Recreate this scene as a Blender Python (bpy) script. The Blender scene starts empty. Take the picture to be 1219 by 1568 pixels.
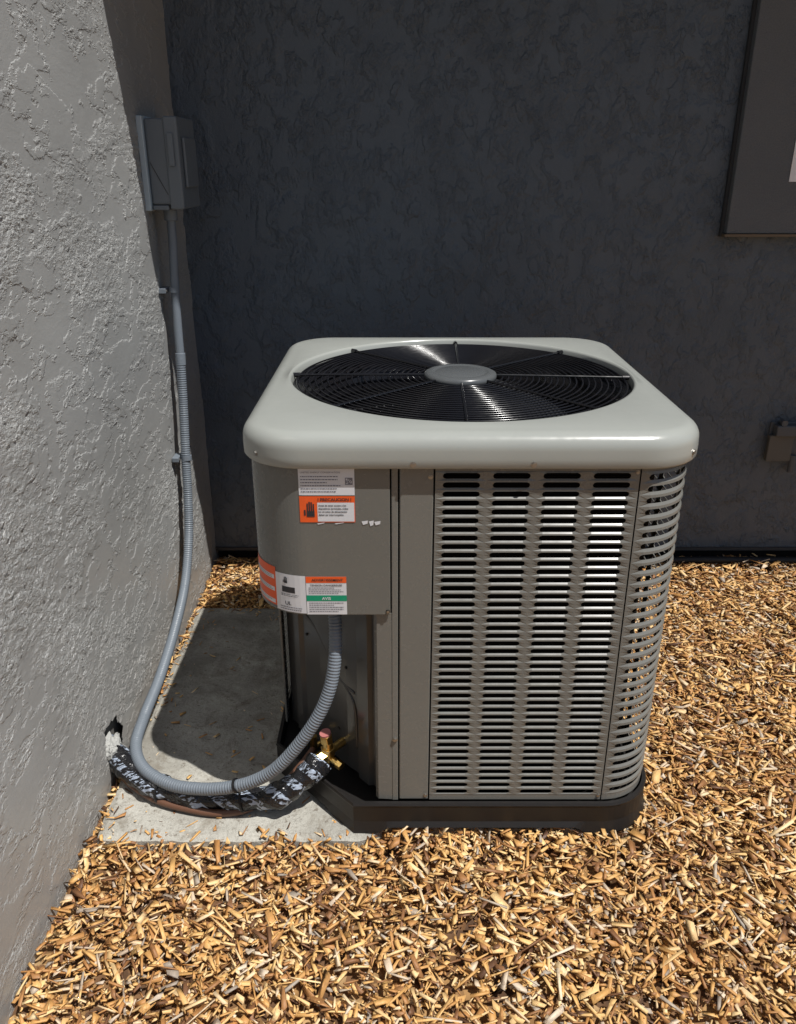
import bpy, math, random
import numpy as np
from mathutils import Vector, noise
random.seed(7); rng=np.random.default_rng(11)
scene=bpy.context.scene
col=scene.collection

# ---------------------------------------------------------------- helpers
def link(o,parent=None):
    col.objects.link(o)
    if parent: o.parent=parent
    return o
def empty(name):
    e=bpy.data.objects.new(name,None); e.empty_display_size=.1; return link(e)
def mesh(name,v,f,mat=None,parent=None,smooth=False,solid=0,bevel=0,off=-1):
    me=bpy.data.meshes.new(name); me.from_pydata([tuple(map(float,p)) for p in v],[],f); me.update()
    if smooth: me.shade_smooth()
    o=bpy.data.objects.new(name,me)
    if mat: me.materials.append(mat)
    link(o,parent)
    if solid:
        m=o.modifiers.new('s','SOLIDIFY'); m.thickness=solid; m.offset=off
    if bevel:
        m=o.modifiers.new('b','BEVEL'); m.width=bevel; m.segments=3; m.limit_method='ANGLE'; m.angle_limit=math.radians(40)
    return o
def mesh_np(name,v,f,mat=None,parent=None,smooth=False):
    me=bpy.data.meshes.new(name); k=f.shape[1]
    me.vertices.add(len(v)); me.vertices.foreach_set('co',v.astype(np.float32).ravel())
    me.loops.add(f.size); me.loops.foreach_set('vertex_index',f.astype(np.int32).ravel())
    me.polygons.add(len(f)); me.polygons.foreach_set('loop_start',np.arange(0,f.size,k,dtype=np.int32))
    me.update(calc_edges=True); me.validate()
    if smooth: me.shade_smooth()
    if mat: me.materials.append(mat)
    o=bpy.data.objects.new(name,me); return link(o,parent)
def box(name,a,b,mat,parent=None,bevel=0):
    (x0,y0,z0),(x1,y1,z1)=a,b
    v=[(x0,y0,z0),(x1,y0,z0),(x1,y1,z0),(x0,y1,z0),(x0,y0,z1),(x1,y0,z1),(x1,y1,z1),(x0,y1,z1)]
    f=[(0,3,2,1),(4,5,6,7),(0,1,5,4),(1,2,6,5),(2,3,7,6),(3,0,4,7)]
    return mesh(name,v,f,mat,parent,bevel=bevel)
def spline(pts,step=.003):
    P=[Vector(p) for p in pts]; P=[P[0]*2-P[1]]+P+[P[-1]*2-P[-2]]
    out=[]
    for i in range(1,len(P)-2):
        n=max(4,int((P[i+1]-P[i]).length/step))
        for k in range(n):
            t=k/n; a,b,c,d=P[i-1],P[i],P[i+1],P[i+2]
            out.append(.5*((2*b)+(c-a)*t+(2*a-5*b+4*c-d)*t*t+(3*b-a-3*c+d)*t*t*t))
    out.append(P[-2]); return out
def sweep(name,path,rad,mat,parent=None,n=14,cap=True):
    v=[];f=[]; T0=(path[1]-path[0]).normalized()
    N=T0.orthogonal().normalized(); s=0
    for i,p in enumerate(path):
        T=(path[min(i+1,len(path)-1)]-path[max(i-1,0)]).normalized()
        N=(N-T*N.dot(T)).normalized(); B=T.cross(N)
        if i: s+=(p-path[i-1]).length
        for k in range(n):
            a=2*math.pi*k/n
            r=rad(s,a) if callable(rad) else rad
            v.append(p+(N*math.cos(a)+B*math.sin(a))*r)
    for i in range(len(path)-1):
        for k in range(n):
            k2=(k+1)%n
            f.append((i*n+k,i*n+k2,(i+1)*n+k2,(i+1)*n+k))
    if cap:
        f.append(tuple(range(n-1,-1,-1))); f.append(tuple(range((len(path)-1)*n,len(path)*n)))
    return mesh(name,v,f,mat,parent,smooth=True)
def cyl(name,a,b,r,mat,parent=None,n=20,r2=None,bevel=0):
    a=Vector(a);b=Vector(b); T=(b-a).normalized(); N=T.orthogonal().normalized(); B=T.cross(N)
    r2=r if r2 is None else r2
    v=[a+(N*math.cos(2*math.pi*k/n)+B*math.sin(2*math.pi*k/n))*r for k in range(n)]
    v+=[b+(N*math.cos(2*math.pi*k/n)+B*math.sin(2*math.pi*k/n))*r2 for k in range(n)]
    f=[(k,(k+1)%n,n+(k+1)%n,n+k) for k in range(n)]+[tuple(range(n-1,-1,-1)),tuple(range(n,2*n))]
    return mesh(name,v,f,mat,parent,bevel=bevel)

# ---------------------------------------------------------------- materials
class M:
    def __init__(s,name,color=(.5,.5,.5),rough=.5,metal=0,spec=.5):
        s.m=bpy.data.materials.new(name); s.m.use_nodes=True; s.t=s.m.node_tree
        s.b=s.t.nodes['Principled BSDF']; s.out=s.t.nodes['Material Output']
        s.b.inputs['Base Color'].default_value=(*color,1); s.b.inputs['Roughness'].default_value=rough
        s.b.inputs['Metallic'].default_value=metal; s.b.inputs['Specular IOR Level'].default_value=spec
        s.co=None
    def n(s,t,**k): return s.t.nodes.new(t)
    def l(s,a,b): s.t.links.new(a,b)
    def coord(s):
        if not s.co:
            g=s.n('ShaderNodeNewGeometry'); s.co=g.outputs['Position']
        return s.co
    def noise(s,scale,detail=4,rough=.5,dist=0,stretch=None):
        nd=s.n('ShaderNodeTexNoise'); nd.inputs['Scale'].default_value=scale; nd.inputs['Detail'].default_value=detail
        nd.inputs['Roughness'].default_value=rough; nd.inputs['Distortion'].default_value=dist
        if stretch:
            mp=s.n('ShaderNodeMapping'); mp.inputs['Scale'].default_value=stretch; s.l(s.coord(),mp.inputs['Vector']); s.l(mp.outputs[0],nd.inputs['Vector'])
        else: s.l(s.coord(),nd.inputs['Vector'])
        return nd.outputs['Fac']
    def ramp(s,fac,stops,interp='LINEAR'):
        r=s.n('ShaderNodeValToRGB'); r.color_ramp.interpolation=interp
        e=r.color_ramp.elements
        while len(e)<len(stops): e.new(.5)
        for i,(p,c) in enumerate(stops):
            e[i].position=p; e[i].color=(*c,1) if not isinstance(c,(int,float)) else (c,c,c,1)
        s.l(fac,r.inputs[0]); return r.outputs[0]
    def math(s,op,a,b=None,clamp=False):
        m=s.n('ShaderNodeMath'); m.operation=op; m.use_clamp=clamp
        for i,x in enumerate((a,b)):
            if x is None: continue
            if isinstance(x,(int,float)): m.inputs[i].default_value=x
            else: s.l(x,m.inputs[i])
        return m.outputs[0]
    def mix(s,fac,a,b,blend='MIX'):
        m=s.n('ShaderNodeMix'); m.data_type='RGBA'; m.blend_type=blend
        for i,x in zip((0,6,7),(fac,a,b)):
            if isinstance(x,(int,float)): m.inputs[i].default_value=x
            elif isinstance(x,tuple): m.inputs[i].default_value=(*x,1)
            else: s.l(x,m.inputs[i])
        return m.outputs[2]
    def bump(s,h,dist,strength=1):
        b=s.n('ShaderNodeBump'); b.inputs['Distance'].default_value=dist; b.inputs['Strength'].default_value=strength
        s.l(h,b.inputs['Height']); s.l(b.outputs[0],s.b.inputs['Normal'])
    def color(s,c): s.l(c,s.b.inputs['Base Color'])
    def rough(s,c): s.l(c,s.b.inputs['Roughness'])

def stucco(name,base,disp,rough=.5,st=(1,1,1),bd=.004,low_brown=.5,soft=False):
    m=M(name,base,rough)
    n1=m.noise(8,6,.62,.15,st); p1=m.ramp(n1,[(.50,0.),(.53,1.)] if not soft else [(.47,0.),(.56,1.)])
    n2=m.noise(15,6,.62,.2,st); p2=m.ramp(n2,[(.545,0.),(.57,1.)] if not soft else [(.53,0.),(.60,1.)])
    n3=m.noise(4.5,4,.6,0,st); mask=m.ramp(n3,[(.50,0.),(.58,1.)])
    n4=m.noise(62,5,.7,0,st); p4=m.ramp(n4,[(.42,0.),(.60,1.)])
    n5=m.noise(260,2,.5)
    h=m.math('MULTIPLY',p1,.45)
    h=m.math('ADD',h,m.math('MULTIPLY',p2,.4))
    h=m.math('ADD',h,m.math('MULTIPLY',m.math('MULTIPLY',p4,mask),.12 if soft else .8))
    h=m.math('ADD',h,m.math('MULTIPLY',n1,.5))
    h=m.math('ADD',h,m.math('MULTIPLY',n4,.2))
    h2=m.math('ADD',h,m.math('MULTIPLY',n5,.07))
    v=m.noise(2.2,4,.6); a_=.96 if soft else .88
    c=m.mix(m.ramp(v,[(.3,0.),(.7,1.)]),tuple(x*a_ for x in base),tuple(x*1.08 for x in base))
    c=m.mix(m.math('MULTIPLY',m.ramp(n5,[(.6,0.),(.75,1.)]),.2),c,tuple(min(1,x*1.7) for x in base))
    g=m.n('ShaderNodeSeparateXYZ'); m.l(m.coord(),g.inputs[0])
    dz=m.math('SUBTRACT',1.,m.math('MULTIPLY',g.outputs[2],2.2),True)
    dz=m.math('MULTIPLY',m.math('MULTIPLY',dz,m.noise(11,5,.6)),low_brown)
    c=m.mix(dz,c,(.25,.2,.15))  # browner toward the foot of the wall
    m.color(c)
    if disp:
        d=m.n('ShaderNodeDisplacement'); d.inputs['Midlevel'].default_value=1.0; d.inputs['Scale'].default_value=disp
        m.l(h2,d.inputs['Height']); m.l(d.outputs[0],m.out.inputs['Displacement']); m.m.displacement_method='BOTH'
    else:
        m.bump(h2,bd,1.)
    return m.m
stucco_lit=stucco('stucco_paint_sunlit',(.335,.338,.332),.0040,.38,(1,.5,.9))  # sunlit copy of the stucco, sun put into the paler colour
stucco_shaded=stucco('stucco_paint_shaded',(.090,.112,.138),0,.48,(1.1,1,.8),.0080,.3,True)  # shaded copy for the back wall, eave shade put into the colour

def paint(name,c,rough=.35,bumpy=.0002):
    m=M(name,c,rough)
    n=m.noise(6,3,.5); m.color(m.mix(n,tuple(x*.93 for x in c),tuple(x*1.06 for x in c)))
    d=m.noise(60,3,.6); m.rough(m.math('ADD',m.math('MULTIPLY',d,.16),rough-.08))
    if bumpy: m.bump(m.noise(420,2,.5),bumpy,.25)
    return m.m
unit_paint=paint('unit_grey_paint',(.166,.164,.150),.26,0)
panel_paint=paint('panel_grey_paint',(.148,.148,.136),.26,.0001)
lid_paint=paint('lid_light_grey_paint',(.325,.338,.316),.22,0)
recess_shade=paint('recess_shade_grey',(.070,.069,.066),.18,0)  # shade of the valve recess put into a darker grey
black_wire=paint('guard_black_paint',(.009,.009,.011),.17,0)
black_in=paint('interior_black',(.006,.006,.007),.6)
base_plastic=paint('base_pan_black_plastic',(.011,.0095,.009),.5)
hub_grey=paint('hub_grey_plastic',(.09,.096,.10),.26)
conduit_mat=paint('conduit_grey_pvc',(.165,.19,.22),.38)
boxgrey=paint('disconnect_grey_paint',(.14,.16,.18),.4)
steel=M('zinc_screw',(.35,.34,.32),.35,.9).m
brass=M('brass',(.72,.48,.16),.28,1).m
copper=paint('copper_tape',(.13,.06,.035),.5)
pinkcap=M('cap_tape',(.45,.16,.15),.5).m
white=M('label_white',(.66,.67,.70),.4).m
orange=M('label_orange',(.80,.11,.02),.4).m
green=M('label_green',(.0,.28,.15),.4).m
ink=M('label_ink',(.025,.025,.03),.5).m
grey_ink=M('label_grey_ink',(.18,.18,.21),.5).m
foamw=M('foam_sealant',(.42,.42,.40),.9); foamw.bump(foamw.noise(90,4,.7),.006,1); foamw=foamw.m
holem=M('hole_dark',(.02,.018,.016),.9).m

mc=M('coil_fins',(.003,.003,.004),.7,.0,.1)
w=mc.n('ShaderNodeTexWave'); w.inputs['Scale'].default_value=60; w.bands_direction='Z'; mc.l(mc.coord(),w.inputs['Vector']); mc.bump(w.outputs['Fac'],.002,.6)
coil=mc.m

mi=M('insulation_printed_tape',(.02,.02,.022),.25)
vor=mi.n('ShaderNodeTexNoise'); mp=mi.n('ShaderNodeMapping'); mp.inputs['Rotation'].default_value=(0.3,.5,.9); mp.inputs['Scale'].default_value=(35,260,110)
mi.l(mi.coord(),mp.inputs['Vector']); mi.l(mp.outputs[0],vor.inputs['Vector']); vor.inputs['Scale'].default_value=1.; vor.inputs['Detail'].default_value=2
wv=mi.n('ShaderNodeTexWave'); wv.inputs['Scale'].default_value=8; wv.inputs['Distortion'].default_value=.8; wv.bands_direction='DIAGONAL'; mi.l(mi.coord(),wv.inputs['Vector'])
mask=mi.math('MULTIPLY',mi.ramp(vor.outputs['Fac'],[(.49,0.),(.53,1.)]),mi.ramp(wv.outputs['Fac'],[(.50,0.),(.54,1.)]))
mi.color(mi.mix(mask,(.012,.012,.014),(.38,.44,.54))); mi.bump(mi.noise(40,3,.6),.010,1)
insul=mi.m

mcx=M('concrete',(.3,.29,.27),.85)
a=mcx.noise(5,6,.65,.4); c=mcx.ramp(a,[(.3,(.30,.285,.25)),(.5,(.45,.435,.385)),(.7,(.54,.525,.47))])
sp=mcx.ramp(mcx.noise(140,3,.7),[(.5,0.),(.68,1.)]); c=mcx.mix(mcx.math('MULTIPLY',sp,.45),c,(.20,.18,.15))
dirt=mcx.ramp(mcx.noise(10,7,.78,.7),[(.52,0.),(.62,1.)]); c=mcx.mix(mcx.math('MULTIPLY',dirt,.55),c,(.19,.16,.12))
gx=mcx.n('ShaderNodeSeparateXYZ'); mcx.l(mcx.coord(),gx.inputs[0])
dm=mcx.math('MULTIPLY',mcx.math('SUBTRACT',gx.outputs[1],1.72),3.,True) # darker in patches toward the back
dm=mcx.math('MULTIPLY',dm,mcx.ramp(mcx.noise(7,6,.7,.6),[(.38,.25),(.62,1.)]))
c=mcx.mix(mcx.math('MULTIPLY',dm,.6),c,(.12,.11,.09))
sp2=mcx.ramp(mcx.noise(55,4,.75),[(.60,0.),(.66,1.)]); c=mcx.mix(mcx.math('MULTIPLY',sp2,.6),c,(.10,.07,.045))
mcx.color(c); mcx.bump(mcx.math('ADD',mcx.noise(60,5,.7),mcx.math('MULTIPLY',mcx.noise(300,3,.7),.5)),.006,.9)
concrete=mcx.m

mw=M('wood_chip',(.5,.3,.1),.55)
g=mw.n('ShaderNodeNewGeometry')
c=mw.ramp(g.outputs['Random Per Island'],[(0.,(.10,.05,.028)),(.09,(.25,.12,.052)),(.22,(.45,.225,.078)),(.43,(.61,.345,.118)),(.64,(.73,.465,.185)),(.82,(.79,.58,.30)),(.93,(.68,.57,.44)),(1.,(.30,.26,.22))])
gr=mw.noise(150,4,.7,.8,(1,.35,1)); c=mw.mix(mw.ramp(gr,[(.35,0.),(.7,1.)]),c,mw.mix(1.,c,(1.2,1.17,1.1),'MULTIPLY'))
dk=mw.ramp(mw.noise(45,4,.7),[(.57,0.),(.71,1.)]); c=mw.mix(mw.math('MULTIPLY',dk,.6),c,(.19,.09,.04))
big=mw.ramp(mw.noise(2.6,4,.6),[(.42,0.),(.62,1.)]); c=mw.mix(mw.math('MULTIPLY',big,.42),c,mw.mix(1.,c,(.62,.50,.43),'MULTIPLY'))
mw.color(c); mw.bump(gr,.0015,.7)
chipmat=mw.m
mg=M('mulch_ground',(.2,.1,.04),.9)
vo=mg.n('ShaderNodeTexVoronoi'); vo.inputs['Scale'].default_value=45; mg.l(mg.coord(),vo.inputs['Vector'])
sx=mg.n('ShaderNodeSeparateColor'); mg.l(vo.outputs['Color'],sx.inputs[0])
cc=mg.ramp(sx.outputs[0],[(0.,(.07,.035,.018)),(.4,(.20,.10,.04)),(.75,(.44,.25,.09)),(1.,(.58,.38,.18))])
mg.color(mg.mix(mg.ramp(mg.noise(3,4),[(.3,.1),(.7,.5)]),cc,(.10,.055,.028))); mg.bump(vo.outputs['Distance'],.01,1)
groundm=mg.m

# ---------------------------------------------------------------- building
XL=-.76; YB=3.08
bld=empty('stucco_building')
ys=np.concatenate([np.linspace(-6,.7,20)[:-1],np.arange(.7,3.10,.0042),[3.12]])
zs=np.concatenate([[-.3,-.05],np.arange(-.03,2.35,.0042),[2.4,3.2]])
YY,ZZ=np.meshgrid(ys,zs,indexing='ij')
XX=XL+.004*np.sin(YY*2.3)*np.sin(ZZ*3.1)
v=np.stack([XX,YY,ZZ],-1).reshape(-1,3)
nz=len(zs); i,j=np.meshgrid(np.arange(len(ys)-1),np.arange(nz-1),indexing='ij')
hy,hz=1.775,.085
cy=(YY[:-1,:-1]+YY[1:,1:])/2; cz=(ZZ[:-1,:-1]+ZZ[1:,1:])/2
ang=np.arctan2(cz-hz,cy-hy)
rad=.056+.008*np.sin(3*ang+1)+.005*np.sin(7*ang)+.003*np.sin(13*ang)+.012*np.clip(np.sin(ang),0,1)**2
keep=(np.hypot(cy-hy,(cz-hz)*.75)>rad)
a=(i*nz+j)[keep]; f=np.stack([a,a+nz,a+nz+1,a+1],-1)
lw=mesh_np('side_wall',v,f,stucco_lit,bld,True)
box('side_wall_core',(XL-.25,-6,-.3),(XL-.022,3.3,3.2),paint('broken_mortar',(.14,.135,.125),.95,.004),bld)
box('back_wall',(XL-.02,YB,.055),(5,YB+.2,2.72),stucco_shaded,bld)
box('foundation',(XL-.02,YB+.035,-.2),(5,YB+.2,.053),holem,bld)
box('weep_screed',(XL,YB-.012,.044),(5,YB+.03,.056),paint('screed_metal',(.07,.06,.055),.6),bld)
eavem=paint('eave_paint',(.08,.09,.10),.6)
EY=2.275
box('eave_soffit',(XL+.005,EY,2.70),(5,YB+.2,2.74),eavem,bld)
box('eave_fascia',(XL+.005,EY-.03,2.68),(5,EY-.002,2.86),eavem,bld)
box('roof',(XL+.005,EY-.03,2.862),(5,YB+1.5,2.9),paint('roof_felt',(.08,.08,.08),.9),bld)
def blob(name,c,r,mat,parent,amp=.35,sq=(1,1,1),seed=0):
    import bmesh
    bm=bmesh.new(); bmesh.ops.create_icosphere(bm,subdivisions=4,radius=1)
    for q in bm.verts:
        k=1+amp*noise.fractal(q.co*1.8+Vector((seed,seed*2,0)),.6,2.,4)
        q.co=Vector((c[0]+q.co.x*r*k*sq[0],c[1]+q.co.y*r*k*sq[1],c[2]+q.co.z*r*k*sq[2]))
    me=bpy.data.meshes.new(name); bm.to_mesh(me); bm.free(); me.shade_smooth(); me.materials.append(mat)
    return link(bpy.data.objects.new(name,me),parent)
blob('foam_seal',(XL-.008,1.765,.064),.048,foamw,bld,.3,(.6,.95,1.15),3)
blob('foam_seal_lump',(XL+.003,1.728,.10),.016,foamw,bld,.5,(1,1,1.3),5)

mb=M('board_foam_stucco',(.10,.103,.108),.8); mb.bump(mb.noise(220,3,.7),.003,1)
cb=mb.noise(3,4); cg=mb.ramp(mb.noise(230,3,.8),[(.35,0.),(.7,1.)])
mb.color(mb.mix(mb.math('MULTIPLY',cg,.5),mb.mix(cb,(.095,.108,.122),(.135,.147,.16)),(.20,.207,.21)))
edge_shade_m=paint('edge_shade_dark',(.04,.042,.045),.8)
wp=empty('wall_panel')
box('panel_board',(1.158,YB-.045,1.30),(3.0,YB-.004,2.6),mb.m,wp,.004)
box('panel_edge_shade',(1.147,YB-.018,1.288),(3.012,YB-.003,2.61),edge_shade_m,wp)  # dark strip standing in for the board's edge shadow
box('panel_edge_light',(1.153,YB-.05,1.290),(3.005,YB-.02,1.2985),paint('edge_light_brown',(.16,.12,.08),.7),wp)  # brownish light on the board's lower edge, put in as a strip
pn=empty('paper_notice')
box('notice_sheet',(1.346,YB-.048,1.47),(1.66,YB-.0465,1.635),M('paper_white',(.85,.86,.88),.5).m,pn)
box('notice_heading',(1.42,YB-.0495,1.595),(1.6,YB-.0485,1.61),ink,pn)
for k in range(4): box('notice_line_%d'%k,(1.41,YB-.0495,1.57-.02*k),(1.62,YB-.0485,1.575-.02*k),grey_ink,pn)
oc=empty('hose_bib_box')
fx=1.458
bibm=paint('bib_box_grey',(.085,.095,.108),.5)
box('back_plate',(fx,YB-.012,.47),(fx+.16,YB-.001,.60),bibm,oc,.003)
box('hood',(fx+.01,YB-.05,.55),(fx+.15,YB-.012,.595),bibm,oc,.006)
box('flap',(fx-.006,YB-.035,.445),(fx+.09,YB-.014,.552),paint('flap_tan',(.11,.105,.095),.6),oc,.004)
cyl('knob',(fx+.035,YB-.05,.605),(fx+.035,YB-.02,.605),.012,bibm,oc)
cyl('outlet_pipe',(fx+.1,YB-.03,.40),(fx+.1,YB-.03,.47),.012,bibm,oc)
ph=spline([(1.0,3.02,.02),(1.25,3.0,.035),(1.5,3.01,.028),(1.9,3.0,.035),(2.6,3.02,.03)],.02)
sweep('irrigation_pipe',ph,.014,black_in,None)

# ---------------------------------------------------------------- ground, pad, chips
gr=mesh('ground',[(-60,-60,-.012),(60,-60,-.012),(60,60,-.012),(-60,60,-.012)],[(0,1,2,3)],groundm)
PX0,PX1,PY0,PY1,PZ=-.735,.57,1.505,2.63,.024
def pyf(x):
    t=min(1,max(0,(x+.10)/.10)); return PY0+.045*t*t*(3-2*t)
nx,ny=90,60; v=[];f=[]
for a_ in range(nx+1):
    for b_ in range(ny+1):
        x=PX0+(PX1-PX0)*a_/nx; y0_=pyf(x); y=y0_+(PY1-y0_)*b_/ny
        z=PZ+.0015*noise.noise(Vector((x*6,y*6,0)))
        if b_==0: y+=.010*noise.noise(Vector((x*9,0,1)))+.004*noise.noise(Vector((x*50,0,1))); z-=.006
        if a_==0: x+=.008*noise.noise(Vector((0,y*9,1))); z-=.006
        if a_==nx or b_==ny: z-=.005
        v.append((x,y,z))
for a_ in range(nx):
    for b_ in range(ny):
        k=a_*(ny+1)+b_; f.append((k,k+ny+1,k+ny+2,k+1))
rim=[a_*(ny+1) for a_ in range(nx+1)]+[nx*(ny+1)+b_ for b_ in range(1,ny+1)]+[a_*(ny+1)+ny for a_ in range(nx-1,-1,-1)]+[b_ for b_ in range(ny-1,0,-1)]
o=len(v)
for k in rim: v.append((v[k][0],v[k][1],-.06))
for k in range(len(rim)):
    k2=(k+1)%len(rim); f.append((rim[k],o+k,o+k2,rim[k2]))
mesh('concrete_pad',v,f,concrete,None)

def chips(n,xr,yr,Lr,Wr,Tr,zr,filt,tilt=.2):
    x=rng.uniform(*xr,n); y=rng.uniform(*yr,n); k=filt(x,y); x=x[k];y=y[k]; n=len(x)
    L=rng.uniform(0,1,n)**1.6*(Lr[1]-Lr[0])+Lr[0]; W=rng.uniform(0,1,n)**1.5*(Wr[1]-Wr[0])+Wr[0]; T=rng.uniform(*Tr,n)
    yaw=rng.uniform(0,2*np.pi,n); pit=rng.normal(0,tilt,n); rol=rng.normal(0,tilt*1.5,n)
    h=.006*np.sin(x*7+1)*np.sin(y*6)+.004*np.sin(x*17+y*13)
    z=rng.uniform(*zr,n)+h+np.abs(np.sin(pit))*L*.25
    z+=.016*np.clip(1-np.abs(y-1.50)/.08,0,1)*(x>-.03)*(x<.66)+.014*np.clip(1-np.abs(x-.62)/.07,0,1)*(y>1.5)*(y<2.6)
    c=np.array([[-1,-1,-1],[1,-1,-1],[1,1,-1],[-1,1,-1],[-1,-1,1],[1,-1,1],[1,1,1],[-1,1,1]],float)
    P=np.repeat(c[None],n,0)*.5
    tap=rng.uniform(.25,1,(n,2)); sk=rng.normal(0,.35,(n,2))*(W/L)[:,None]*1.6
    s0=P[:,:,0]<0
    P[:,:,1]*=np.where(s0,tap[:,:1],tap[:,1:])
    P[:,:,0]+=P[:,:,1]*np.where(s0,sk[:,:1],sk[:,1:])
    P[:,:,1]+=rng.normal(0,.11,(n,8)); P[:,:,2]*=rng.uniform(.4,1.3,(n,8))
    P*=np.stack([L,W,T],-1)[:,None,:]
    cr,sr=np.cos(rol)[:,None],np.sin(rol)[:,None]; X,Y,Z=P[...,0],P[...,1],P[...,2]
    Y,Z=Y*cr-Z*sr,Y*sr+Z*cr
    cp,sp=np.cos(pit)[:,None],np.sin(pit)[:,None]; X,Z=X*cp+Z*sp,-X*sp+Z*cp
    cw,sw=np.cos(yaw)[:,None],np.sin(yaw)[:,None]; X,Y=X*cw-Y*sw,X*sw+Y*cw
    V=np.stack([X+x[:,None],Y+y[:,None],Z+z[:,None]],-1).reshape(-1,3)
    F=np.array([(0,3,2,1),(4,5,6,7),(0,1,5,4),(1,2,6,5),(2,3,7,6),(3,0,4,7)])
    F=(F[None]+8*np.arange(n)[:,None,None]).reshape(-1,4)
    return V,F
wob=lambda x,y:.012*np.sin(x*23)+.008*np.sin(x*57+y*31)
pyv=np.vectorize(pyf)
def offslab(x,y):
    w=wob(x,y)
    ins=(x>PX0+w*.5)&(x<PX1-.01)&(y>pyv(x)+.012+w*(x<-.1))&(y<PY1+w)
    return ~ins
def onslab(x,y): 
    e=np.minimum(np.minimum(x-PX0,y-PY0),PY1-y)
    return (~offslab(x,y))&((rng.uniform(0,1,len(x))<.07+np.exp(-np.abs(e)/.03)))&(~((x>-.1)&(y>1.56)))
R=(XL+.012,3.2);Q=(.2,3.06)
parts=[chips(38000,R,Q,(.016,.052),(.006,.019),(.0015,.005),(-.004,.022),offslab,.21),
       chips(32000,R,Q,(.010,.030),(.005,.014),(.0015,.004),(-.002,.024),offslab,.2),
       chips(6500,R,Q,(.03,.080),(.004,.011),(.002,.005),(.004,.028),offslab,.16),
       chips(40000,R,Q,(.004,.014),(.002,.006),(.001,.003),(.002,.024),offslab,.3),
       chips(3600,(PX0,PX1),(PY0,PY1),(.004,.032),(.002,.010),(.001,.003),(PZ+.002,PZ+.005),onslab,.05)]
V=[];F=[];o=0
for a_,b_ in parts: V.append(a_);F.append(b_+o);o+=len(a_)
mesh_np('wood_chip_mulch',np.concatenate(V),np.concatenate(F),chipmat)

# ---------------------------------------------------------------- air conditioner
ac=empty('air_conditioner')
x0,x1,y0,y1,r=-.31,.615,1.545,2.515,.12
L1=x1-x0-2*r; L2=y1-y0-2*r; A=math.pi*r/2; T=2*L1+2*L2+4*A
def P(u,off=0):
    s=(u-(x0+r))%T
    if s<L1: return (x0+r+s,y0-off)
    s-=L1
    def arc(cx,cy,a0,s): 
        t=a0+s/r; return (cx+(r+off)*math.cos(t),cy+(r+off)*math.sin(t))
    if s<A: return arc(x1-r,y0+r,-math.pi/2,s)
    s-=A
    if s<L2: return (x1+off,y0+r+s)
    s-=L2
    if s<A: return arc(x1-r,y1-r,0,s)
    s-=A
    if s<L1: return (x1-r-s,y1+off)
    s-=L1
    if s<A: return arc(x0+r,y1-r,math.pi/2,s)
    s-=A
    if s<L2: return (x0-off,y1-r-s)
    s-=L2
    return arc(x0+r,y0+r,math.pi,s)
def wrap(name,u0,u1,z0,z1,off,mat,thick=.0015,seg=.012,nzv=1,bevel=0,smooth=False):
    n=max(1,int((u1-u0)/seg)); v=[];f=[]
    for i_ in range(n+1):
        x,y=P(u0+(u1-u0)*i_/n,off)
        for k in range(nzv+1): v.append((x,y,z0+(z1-z0)*k/nzv))
    m_=nzv+1
    for i_ in range(n):
        for k in range(nzv): f.append((i_*m_+k,(i_+1)*m_+k,(i_+1)*m_+k+1,i_*m_+k+1))
    return mesh(name,v,f,mat,ac,smooth=smooth,solid=thick,bevel=bevel)
def louvers(name,u0,u1,z0,z1,cols,zb,zt,rows,hh,push,mat,k=4):
    verts={};V=[];F=[]
    def vid(u,z,off):
        key=(round(u,5),round(z,5))
        if key not in verts:
            verts[key]=len(V); x,y=P(u,off); V.append((x,y,z))
        return verts[key]
    p=(zt-zb)/rows
    bounds=[u0]+[(cols[i_][1]+cols[i_+1][0])/2 for i_ in range(len(cols)-1)]+[u1]
    for ci,(a_,b_) in enumerate(cols):
        ca,cb_=bounds[ci],bounds[ci+1]; h=hh/2
        us=[a_+h+(b_-a_-2*h)*t/k for t in range(k+1)]
        for rI in range(rows):
            zc=zb+p*(rI+.5); zl=zb+p*rI; zu=zb+p*(rI+1)
            c=math.cos(math.pi/4)*h
            inner=[(u,zc+h,push) for u in us]+[(b_-h+c,zc+c,push*.6),(b_,zc,0),(b_-h+c,zc-c,-.001)]+[(u,zc-h,-.002) for u in us[::-1]]+[(a_+h-c,zc-c,-.001),(a_,zc,0),(a_+h-c,zc+c,push*.6)]
            mo=push*.8
            ou=[(u,zu,mo if rI<rows-1 else 0) for u in us]+[(cb_,zu,0),(cb_,zc,0),(cb_,zl,0)]+[(u,zl,mo if rI>0 else 0) for u in us[::-1]]+[(ca,zl,0),(ca,zc,0),(ca,zu,0)]
            I=[vid(*q) for q in inner]; O=[vid(*q) for q in ou]; n=len(I)
            for q in range(n):
                q2=(q+1)%n; F.append((I[q],O[q],O[q2],I[q2]))
    def plain(za,zb_):
        n=max(4,int((u1-u0)/.012))
        for q in range(n):
            ids=[]
            for (u,z) in ((u0+(u1-u0)*q/n,za),(u0+(u1-u0)*(q+1)/n,za),(u0+(u1-u0)*(q+1)/n,zb_),(u0+(u1-u0)*q/n,zb_)):
                x,y=P(u,0); V.append((x,y,z)); ids.append(len(V)-1)
            F.append(tuple(ids))
    plain(z0,zb); plain(zt,z1)
    return mesh(name,V,F,mat,ac,solid=.0010)
ZB,ZT=.112,.968
def cols_for(u0,n,wd=.076,pitch=.1015): return [(u0+pitch*i_,u0+pitch*i_+wd) for i_ in range(n)]
uR=.495+A; uR2=uR+L2; uB=uR2+A; uB2=uB+L1; uL=uB2+A; uL2=uL+L2
HH,PU=.0140,.0018
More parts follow.
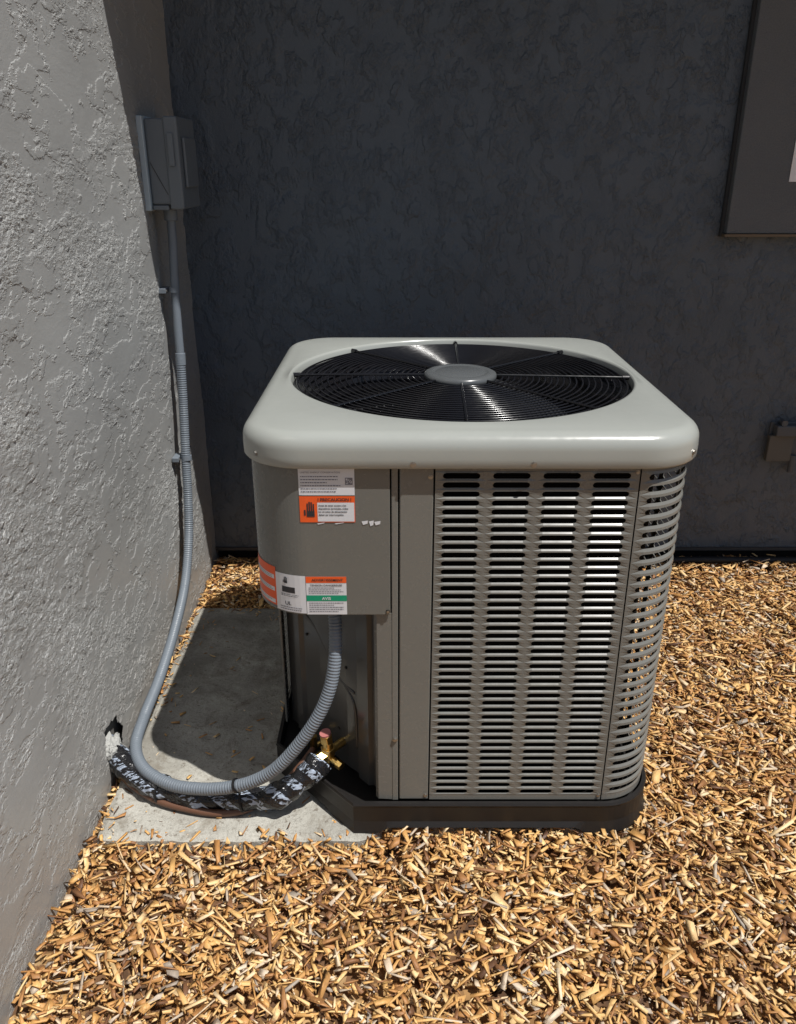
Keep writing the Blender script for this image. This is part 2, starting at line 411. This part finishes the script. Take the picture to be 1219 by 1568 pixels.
louvers('front_louver_panel',.0755,.4885,ZB,ZT,cols_for(.0905,4),.128,.957,42,HH,PU,unit_paint)
louvers('corner_louver_panel',.4915,uR+.004,ZB,ZT,[(.508,uR-.010)],.130,.957,32,.0145,.0020,unit_paint,k=12)
louvers('right_louver_panel',uR+.007,uR2-.004,ZB,ZT,cols_for(uR+.02,6,.088,.118),.128,.957,42,HH,PU,unit_paint)
louvers('rear_corner_louver_panel',uR2-.001,uB+.001,ZB,ZT,[(uR2+.014,uB-.014)],.130,.957,32,.0135,.003,unit_paint,k=12)
louvers('back_louver_panel',uB+.004,uB2-.004,ZB,ZT,cols_for(uB+.017,6,.085,.113),.128,.957,42,HH,PU,unit_paint)
louvers('left_rear_corner_panel',uB2-.001,uL+.001,ZB,ZT,[(uB2+.014,uL-.014)],.130,.957,32,.0135,.003,unit_paint,k=12)
UL=-.585
louvers('left_louver_panel',uL+.004,T+UL-.016,ZB,ZT,cols_for(uL+.018,4,.094,.122),.128,.957,42,HH,PU,unit_paint)
wrap('front_post',.003,.0725,ZB,ZT,0,unit_paint,.012,bevel=.003)
wrap('front_post_flange',-.014,.000,ZB-.004,ZT,-.001,unit_paint,.008,bevel=.002)
wrap('control_cover',UL,-.0165,.627,ZT,.004,panel_paint,.003,bevel=.0015,seg=.008)
wrap('left_post',UL-.014,UL+.030,ZB,.627,-.001,unit_paint,.006,bevel=.002)
n=40; v=[(*P(UL+(-.0165-UL)*i_/n,.002),.631) for i_ in range(n+1)]
mesh('control_box_floor',v,[tuple(range(n+1))],recess_shade,ac)
Apt=Vector((-.052,1.600,0)); Bpt=Vector((-.290,1.868,0)); D=(Bpt-Apt); Nn=Vector((-D.y,D.x,0)).normalized(); 
if Nn.y>0: Nn=-Nn
def dp(t,z,o=0): q=Apt+D*t+Nn*o; return (q.x,q.y,z)
v=[];f=[]; prof=[(-.03,.0),(.03,.0),(.05,.010),(.16,.010),(.18,.0),(.30,.003),(.60,.004),(.80,.0),(.83,.008),(.90,.008),(.93,0),(1.01,.0)]
for t,o_ in prof: v+= [dp(t,.10,o_),dp(t,.632,o_)]
for q in range(len(prof)-1): f.append((2*q,2*q+2,2*q+3,2*q+1))
mesh('valve_panel',v,f,recess_shade,ac,solid=.002,off=0)
def ribbon(name,pts,wd,h,mat):
    path=spline([dp(t,z,.002) for t,z in pts],.006); return sweep(name,path,wd,mat,ac,n=8)
ribbon('panel_rib_long',[(.22,.34),(.40,.36),(.62,.45),(.80,.48)],.004,0,recess_shade)
ribbon('panel_rib_low',[(.20,.18),(.22,.30),(.32,.345)],.004,0,recess_shade)
for t,z in ((.3,.40),(.55,.31),(.75,.42),(.4,.2)): 
    cyl('panel_hole',dp(t,z,-.001),dp(t,z,.0062),.004,holem,ac,10)
v=[(-.014,y0+.002,ZB-.002),(-.047,y0+.004,ZB-.002),(-.053,y0+.012,ZB-.002),(-.050,y0+.10,ZB-.002)]
v+= [(a_,b_,.628) for a_,b_,_ in v]
mesh('recess_jamb',v,[(1,0,4,5),(2,1,5,6),(3,2,6,7)],unit_paint,ac,solid=.002,bevel=.001)
ul=[-.03+(T+UL-.01+.03)*i_/220 for i_ in range(221)]
pts=[P(u,-.06) for u in ul]
n=len(pts); v=[(x,y,.10) for x,y in pts]+[(x,y,.955) for x,y in pts]
f=[(i_,(i_+1)%n,n+(i_+1)%n,n+i_) for i_ in range(n-1)]
mesh('condenser_coil',v,f,coil,ac)
a_,b_=pts[-1],pts[0]
mesh('bulkhead',[(*a_,.10),(*b_,.10),(*b_,.955),(*a_,.955)],[(0,1,2,3)],black_in,ac)
mesh('inner_floor',[(x,y,.12) for x,y in pts],[tuple(range(n))],black_in,ac)
UA,UBb=-.108,T-.470
def ring(off,z,bottom=False):
    out=[]; N=240
    for i_ in range(N+1):
        u=UA+(UBb-UA)*i_/N; x,y=P(u,off); zz=z
        if bottom:
            edges=(-.045,.455,.72,uR2-.03,uB+.03,uB2-.03,uL+.03,T-.55)
            foot=(u<edges[0]) or (edges[1]<u<edges[2]) or (edges[3]<u<edges[4]) or (edges[5]<u<edges[6]) or u>edges[7]
            e=min(abs(u-q) for q in edges)
            zz=z if foot else z+.017*min(1,e/.02)
        out.append((x,y,zz))
    a_=Vector(out[-1]); b_=Vector(out[0]); k=12
    for i_ in range(1,k):
        q=a_.lerp(b_,i_/k); out.append((q.x,q.y,z if not bottom else (z+.012 if 2<i_<k-3 else z)))
    return out
rings=[ring(.020,PZ+.001,True),ring(.013,.055),ring(.013,.098),ring(.015,.104),ring(.012,ZB-.002),ring(.004,ZB-.002),ring(-.001,.080)]
n=len(rings[0]); v=[p for R_ in rings for p in R_]; f=[]
for k in range(len(rings)-1):
    for i_ in range(n): i2=(i_+1)%n; f.append((k*n+i_,k*n+i2,(k+1)*n+i2,(k+1)*n+i_))
f.append(tuple(range((len(rings)-1)*n,len(rings)*n)))
mesh('base_pan',v,f,base_plastic,ac)
# lid
CX,CY=.157,2.028; N=256
us=[x0+r+T*i_/N for i_ in range(N)]
rr=.034
def rg(off,z): return [(*P(u,off),z) for u in us]
lidr=[rg(.004,.971),rg(.016,.968),rg(.018,.971),rg(.0185,.988),rg(.018,1.005)]
for a_ in range(1,9):
    t=a_/8*math.pi/2; lidr.append(rg(.018-rr*(1-math.cos(t)),1.005+rr*math.sin(t)))
lidr.append(rg(-.035,1.0405))
def circ(R_,z):
    out=[]
    for u in us:
        x,y=P(u,-.03); t=math.atan2(y-CY,x-CX); out.append((CX+R_*math.cos(t),CY+R_*math.sin(t),z))
    return out
lidr+= [circ(.430,1.044),circ(.425,1.043),circ(.422,1.038),circ(.420,1.022)]
n=N; v=[p for R_ in lidr for p in R_]; f=[]
for k in range(len(lidr)-1):
    for i_ in range(n): i2=(i_+1)%n; f.append((k*n+i_,k*n+i2,(k+1)*n+i2,(k+1)*n+i_))
mesh('top_cover',v,f,lid_paint,ac,smooth=True)
def lathe(name,prof,mat,N=128,smooth=True):
    v=[];f=[]
    for R_,z in prof:
        for i_ in range(N): t=2*math.pi*i_/N; v.append((CX+R_*math.cos(t),CY+R_*math.sin(t),z))
    for k in range(len(prof)-1):
        for i_ in range(N): i2=(i_+1)%N; f.append((k*N+i_,k*N+i2,(k+1)*N+i2,(k+1)*N+i_))
    return mesh(name,v,f,mat,ac,smooth=smooth)
lathe('fan_orifice',[(.423,1.024),(.405,1.008),(.390,.990),(.375,.965),(.368,.93),(.365,.86)],black_wire)
lathe('inner_deck',[(.365,.86),(.44,.855)],black_in)
gv=[];gf=[];o=0; ZG=1.030
radii=list(np.linspace(.106,.409,21))
for R_ in radii:
    nn=160; m_=8; th=np.linspace(0,2*np.pi,nn,endpoint=False); ph_=np.linspace(0,2*np.pi,m_,endpoint=False)
    TH,PH=np.meshgrid(th,ph_,indexing='ij'); w_=.0025
    rad_=R_+w_*np.cos(PH); zz=ZG+w_*np.sin(PH)+.005*(1-(R_/.41)**2)
    gv.append(np.stack([CX+rad_*np.cos(TH),CY+rad_*np.sin(TH),zz],-1).reshape(-1,3))
    I,J=np.meshgrid(np.arange(nn),np.arange(m_),indexing='ij'); I2=(I+1)%nn; J2=(J+1)%m_
    gf.append(np.stack([I*m_+J,I2*m_+J,I2*m_+J2,I*m_+J2],-1).reshape(-1,4)+o); o+=nn*m_
mesh_np('fan_guard_rings',np.concatenate(gv),np.concatenate(gf),black_wire,ac,True)
for k in range(8):
    t=math.pi/4*k-.035; c_,s_=math.cos(t),math.sin(t)
    cyl('guard_spoke_%d'%k,(CX+c_*.08,CY+s_*.08,ZG+.0085),(CX+c_*.424,CY+s_*.424,ZG+.0045),.0030,black_wire,ac,10)
    cyl('guard_clip_%d'%k,(CX+c_*.405,CY+s_*.405,ZG+.004),(CX+c_*.426,CY+s_*.426,ZG+.004),.006,black_wire,ac,10)
lathe('guard_hub',[(.0,1.048),(.058,1.048),(.062,1.0465),(.065,1.0455),(.068,1.0475),(.072,1.048),(.082,1.047),(.09,1.043),(.091,1.036),(.09,1.028),(0,1.027)],hub_grey)
lathe('fan_motor',[(0,.985),(.07,.985),(.078,.975),(.08,.90),(.07,.87),(0,.87)],black_in)
blade_m=paint('fan_blade_dark',(.045,.047,.052),.3)
for k in range(3):
    t0=2*math.pi*k/3+.5; v=[];f=[]
    for a_ in range(9):
        for b_ in range(9):
            R_=.07+(.335-.07)*a_/8; t=t0+(b_/8-.5)*(1.05)+.35*a_/8
            z=.925+(b_/8-.5)*.075
            v.append((CX+R_*math.cos(t),CY+R_*math.sin(t),z))
    for a_ in range(8):
        for b_ in range(8): q=a_*9+b_; f.append((q,q+1,q+10,q+9))
    mesh('fan_blade_%d'%k,v,f,blade_m,ac,smooth=True,solid=.003)
def screw(u,z,off,rd=.0045,i_=[0]):
    a_=P(u,off); b_=P(u,off+.0035); i_[0]+=1
    cyl('screw_%d'%i_[0],(*a_,z),(*b_,z),rd,steel,ac,6)
    a_=P(u,off-.001); b_=P(u,off+.001); cyl('washer_%d'%i_[0],(*a_,z),(*b_,z),rd*1.4,steel,ac,14)
for u,z in ((.03,.978),(.27,.978),(-.285,.988),(.60,.988),(.9,.98),(1.2,.98)): screw(u,z,.0185)
for u,z in ((.066,.945),(-.022,.635),(.066,.125),(.483,.125),(.483,.955)): screw(u,z,.003 if u<0 else .0,.0036)
screw(-.007,.29,.0); 
def lab(name,u0,u1,z0,z1,mat,off=.0050): 
    n=max(1,int((u1-u0)/.01)); v=[];f=[]
    for i_ in range(n+1):
        x,y=P(u0+(u1-u0)*i_/n,off); v+=[(x,y,z0),(x,y,z1)]
    for i_ in range(n): f.append((2*i_,2*i_+2,2*i_+3,2*i_+1))
    return mesh(name,v,f,mat,ac)
def text(name,s,u,z,size,mat,off=.0060,bold=.0,align='LEFT',ls=1.0):
    cu=bpy.data.curves.new(name,'FONT'); cu.body=s; cu.size=size; cu.offset=bold; cu.align_x=align; cu.space_line=ls
    ob=bpy.data.objects.new(name+'_tmp',cu); col.objects.link(ob); dg=bpy.context.evaluated_depsgraph_get()
    me=bpy.data.meshes.new_from_object(ob.evaluated_get(dg)); bpy.data.objects.remove(ob)
    for q in me.vertices:
        x,y=P(u+q.co.x,off); q.co=(x,y,z+q.co.y)
    me.materials.clear(); me.materials.append(mat); me.name=name
    return link(bpy.data.objects.new(name,me),ac)
def lines(name,u0,u1,z0,z1,n,mat,fill=.5):
    v=[];f=[]; p=(z1-z0)/n
    for k in range(n):
        u=u0; z=z0+p*(k+.5); end=u1-random.uniform(0,.35)*(u1-u0)*(1 if k%3==0 else .3)
        while u<end:
            w_=random.uniform(.002,.006); w_=min(w_,end-u)
            b=len(v)
            for (uu,zz) in ((u,z-p*fill/2),(u+w_,z-p*fill/2),(u+w_,z+p*fill/2),(u,z+p*fill/2)):
                x,y=P(uu,.0056); v.append((x,y,zz))
            f.append((b,b+1,b+2,b+3)); u+=w_+.0012
    return mesh(name,v,f,mat,ac)
lu0,lu1=-.201,-.088
lab('label_certificate',lu0,lu1,.907,.964,white)
text('label_certificate_title','UNITED ENERGY CONSERVATION',lu0+.004,.955,.0052,grey_ink)
lines('label_certificate_text',lu0+.004,lu0+.085,.912,.951,6,grey_ink,.32)
v=[];f=[]
for a_ in range(9):
    for b_ in range(9):
        if random.random()<.55 or a_ in(0,8) or b_ in (0,8):
            q=len(v); s=.0017; uu=lu1-.019+a_*s; zz=.930+b_*s
            for (p_,w_) in ((uu,zz),(uu+s,zz),(uu+s,zz+s),(uu,zz+s)): x,y=P(p_,.0056); v.append((x,y,w_))
            f.append((q,q+1,q+2,q+3))
mesh('label_qr_code',v,f,grey_ink,ac)
lab('label_caution',lu0,lu1,.847,.905,orange)
lab('label_caution_body',lu0+.036,lu1-.0015,.849,.891,white,.0054)
text('label_caution_title','! PRECAUCION !',lu0+.037,.8945,.0094,ink,bold=.0002)
text('label_caution_text','Antes de tener acceso a los\ndispositivos terminales, todos\nlos circuitos de alimentacion\ndeben ser interrumpidos.',lu0+.038,.883,.0051,ink,bold=.00012,ls=1.35)
def hand(u,z,s,mat):
    for k,(du,h) in enumerate(((0,.9),(.22,1.1),(.44,1.05),(.66,.85))):
        lab('hand_icon_finger_%d'%k,u+du*s,u+(du+.15)*s,z,z+h*s,mat,.0056)
    lab('hand_icon_palm',u-.02*s,u+.84*s,z-.65*s,z+.02*s,mat,.0057)
    lab('hand_icon_thumb',u-.3*s,u-.12*s,z-.5*s,z+.15*s,mat,.0056)
hand(lu0+.014,.872,.019,ink)
for k,(a_,b_,c_,d_) in enumerate(((-.075,-.062,.841,.851),(-.060,-.050,.838,.851),(-.049,-.036,.840,.850),(lu0+.034,lu0+.05,.842,.8465),(lu0+.07,lu0+.09,.8425,.8465))):
    # torn, slanted scraps of paper
    pp=[P(a_+.003,.005),P(b_-.001,.005),P(b_,.005),P(a_,.005)]
    zz=[c_,c_+.003,d_,d_-.002]
    mesh('label_remnant_%d'%k,[(pp[q][0],pp[q][1],zz[q]) for q in range(4)],[(0,1,2,3)],white,ac)
q0,q1,q2,q3=-.352,-.266,-.197,-.110
lab('label_wrap_orange',q0,q1,.638,.732,orange)
for k in range(3): 
    lab('label_wrap_white_%d'%k,q0+.004,q1-.004,.642+.030*k,.652+.030*k,white,.0054)
    lines('label_wrap_text_%d'%k,q0+.008,q1-.008,.643+.030*k,.651+.030*k,2,grey_ink,.35)
lab('label_white_left',q1,q2,.631,.722,white)
lab('label_white_right',q2+.001,q3,.629,.721,white)
lab('label_right_header',q2+.001,q3,.706,.721,orange,.0054)
text('label_right_title','ADVERTISSEMENT',(q2+q3)/2+.003,.7102,.0083,ink,.0062,.00015,'CENTER')
text('label_right_sub','TENSION DANGEREUSE',(q2+q3)/2,.698,.0064,ink,.0058,.0001,'CENTER')
lines('label_right_text',q2+.006,q3-.005,.679,.696,4,grey_ink,.35)
lab('label_right_green',q2+.001,q3,.662,.676,green,.0054)
text('label_green_text','AVIS',(q2+q3)/2,.6655,.0095,white,.0062,.0002,'CENTER')
lines('label_right_text_low',q2+.006,q3-.005,.634,.660,5,grey_ink,.35)
hand(q1+.022,.706,.009,ink)
lab('label_left_plate',q1+.016,q1+.046,.678,.692,ink,.0054)
lines('label_left_text',q1+.014,q2-.012,.668,.675,2,ink,.4)
text('label_listing_mark','UL',q1+.022,.648,.012,ink,.0058,.0003)
lines('label_left_text_low',q1+.01,q2-.008,.634,.645,2,grey_ink,.4)

# ---------------------------------------------------------------- conduit
cd=empty('electrical_conduit')
up=spline([(-.708,2.70,1.405),(-.710,2.70,1.30),(-.714,2.69,1.18),(-.716,2.68,1.06),(-.716,2.67,.93)],.02)
sweep('conduit_upper',up,.0138,conduit_mat,cd)
def rib(s,a): return .0150+.0011*math.cos(2*math.pi*s/.0075)
dn=spline([(-.716,2.67,.94),(-.718,2.65,.78),(-.72,2.62,.61),(-.72,2.59,.46),(-.72,2.54,.33),(-.718,2.43,.22),(-.716,2.25,.150),(-.712,2.05,.115),(-.712,1.88,.10),(-.700,1.76,.098),(-.655,1.675,.095),(-.572,1.615,.096),(-.48,1.580,.112),(-.396,1.560,.138),(-.330,1.550,.172),(-.278,1.545,.218),(-.222,1.548,.290),(-.181,1.555,.358),(-.155,1.568,.425),(-.143,1.585,.50),(-.143,1.61,.57),(-.147,1.622,.60)],.0019)
sweep('conduit_flexible',dn,rib,conduit_mat,cd)
cyl('conduit_coupling',(-.708,2.70,1.365),(-.708,2.70,1.408),.021,conduit_mat,cd,bevel=.002)
cyl('conduit_joint',(-.716,2.673,.955),(-.716,2.668,.915),.0165,conduit_mat,cd,bevel=.002)
cyl('conduit_entry_nut',(-.147,1.622,.596),(-.147,1.622,.629),.022,paint('fitting_dark',(.10,.10,.10),.4),cd,8,bevel=.002)
for k,(y,z) in enumerate(((2.685,1.155),(2.62,.61))):
    cyl('conduit_strap_%d'%k,(-.717,y+.001,z+.008),(-.717,y-.001,z-.008),.0172,conduit_mat,cd,18)
    box('strap_tab_%d'%k,(XL,y-.028,z-.008),(-.738,y+.028,z+.008),conduit_mat,cd,.002)
    cyl('strap_screw_%d'%k,(-.738,y-.02,z),(-.734,y-.02,z),.004,steel,cd,8)
db=empty('electrical_disconnect_box')
bx0,bx1,by0,by1,bz0,bz1=XL,-.660,2.63,2.835,1.40,1.65
box('box_back',(bx0,by0-.014,bz0-.004),(bx0+.018,by1+.012,bz1+.006),M('backplate_sunlit',(.42,.50,.55),.4).m,db,.003)  # pale colour paints the sunlit strip along the box edge
box('box_body',(bx0+.0185,by0,bz0+.012),(bx1,by1,bz1),boxgrey,db,.008)
box('box_cover',(bx1-.026,by0-.006,bz0),(bx1+.016,by1+.006,bz1+.005),boxgrey,db,.006)
box('box_lower_lip',(bx0+.021,by0-.004,bz0-.002),(bx1-.031,by1,bz0+.0115),boxgrey,db,.003)
box('box_latch',(bx1-.016,by0-.014,1.52),(bx1+.002,by0-.0065,1.61),boxgrey,db,.003)
box('box_face_rib',(bx1+.0165,by0+.03,1.46),(bx1+.026,by1-.03,1.60),boxgrey,db,.004)
v=[(bx0+.025,by0-.0015,1.53),(bx1-.03,by0-.0015,1.44),(bx1-.03,by0-.0015,1.443),(bx0+.025,by0-.0015,1.533)]
mesh('box_side_crease',v,[(0,1,2,3)],holem,db,solid=.001)

# ---------------------------------------------------------------- refrigerant lines
rl=empty('refrigerant_line')
def lump(s,a): return .0305+.0028*math.sin(s*55)+.002*math.sin(s*140+a*2)+.002*math.sin(a*3+s*30)
mp_=spline([(-.83,1.80,.085),(-.77,1.765,.080),(-.715,1.715,.070),(-.655,1.668,.062),(-.585,1.635,.058),(-.513,1.618,.056),(-.43,1.610,.058),(-.348,1.600,.066),(-.290,1.592,.086),(-.244,1.598,.118),(-.210,1.615,.144),(-.195,1.632,.157)],.004)
sweep('insulated_suction_line',mp_,lump,insul,rl,n=20)
lp=spline([(-.80,1.79,.05),(-.72,1.70,.042),(-.62,1.625,.040),(-.52,1.590,.038),(-.44,1.580,.036),(-.37,1.595,.040),(-.30,1.645,.06),(-.25,1.68,.10),(-.22,1.72,.12)],.006)
sweep('liquid_line',lp,.0095,copper,rl)
vx,vy,vz=-.176,1.650,.172
cyl('valve_body',(vx,vy,vz-.03),(vx,vy,vz+.028),.013,brass,rl,16,bevel=.002)
cyl('valve_nut',(vx,vy,vz-.012),(vx,vy,vz+.010),.019,brass,rl,6,bevel=.002)
cyl('valve_cap',(vx-.002,vy,vz+.028),(vx-.004,vy-.002,vz+.052),.0165,brass,rl,6,bevel=.002)
cyl('valve_cap_top',(vx-.004,vy-.002,vz+.0525),(vx-.005,vy-.003,vz+.058),.014,pinkcap,rl,16)
cyl('valve_stub',(vx,vy,vz-.005),(vx+.05,vy+.06,vz-.005),.011,brass,rl,14)
cyl('valve_port',(vx,vy,vz-.018),(vx+.026,vy-.022,vz-.022),.0085,brass,rl,14)
cyl('valve_port_cap',(vx+.024,vy-.021,vz-.0215),(vx+.036,vy-.031,vz-.024),.011,brass,rl,6)
cyl('line_flare_nut',(vx-.004,vy-.002,vz-.008),(vx-.030,vy-.022,vz-.016),.0155,brass,rl,6)
cyl('small_valve',(-.222,1.735,.10),(-.222,1.735,.15),.010,brass,rl,12)
cyl('small_valve_stub',(-.222,1.735,.115),(-.19,1.762,.115),.008,brass,rl,12)
def tie(name,c,axis,R_):
    c=Vector(c);ax=Vector(axis).normalized(); cyl(name,c-ax*.0025,c+ax*.0025,R_,black_in,rl,20)
tie('cable_tie',(-.392,1.560,.140),(1,-.1,.38),.0185)
tie('cable_tie_b',(-.39,1.606,.061),(1,0,.1),.036)
tie('cable_tie_c',(-.60,1.64,.058),(1,-.4,0),.036)

# ---------------------------------------------------------------- light, camera
W=bpy.data.worlds.new('World'); scene.world=W; W.use_nodes=True
nt=W.node_tree; sky=nt.nodes.new('ShaderNodeTexSky'); sky.sky_type='NISHITA'; sky.sun_disc=False
ld=Vector((-.39,.275,-1)).normalized(); el=math.asin(-ld.z); az=math.atan2(-ld.x,-ld.y)
sky.sun_elevation=el; sky.sun_rotation=az
bg=nt.nodes['Background']; bg.inputs['Strength'].default_value=.065; nt.links.new(sky.outputs[0],bg.inputs['Color'])
sd=bpy.data.lights.new('sun','SUN'); sd.energy=5.0; sd.angle=math.radians(.5); sd.color=(1,.975,.93)
so=bpy.data.objects.new('sun',sd); link(so); so.rotation_euler=ld.to_track_quat('-Z','Y').to_euler(); so.location=(3,-2,8)
cam=bpy.data.cameras.new('camera'); co=bpy.data.objects.new('camera',cam); link(co)
cam.sensor_fit='HORIZONTAL'; cam.sensor_width=36; cam.lens=36.92; cam.clip_end=500; cam.clip_start=.05
co.location=(0,0,1.527); co.rotation_euler=(math.radians(90-23.1),0,0)
scene.camera=co
scene.view_settings.view_transform='Standard'; scene.view_settings.look='None'; scene.view_settings.exposure=0
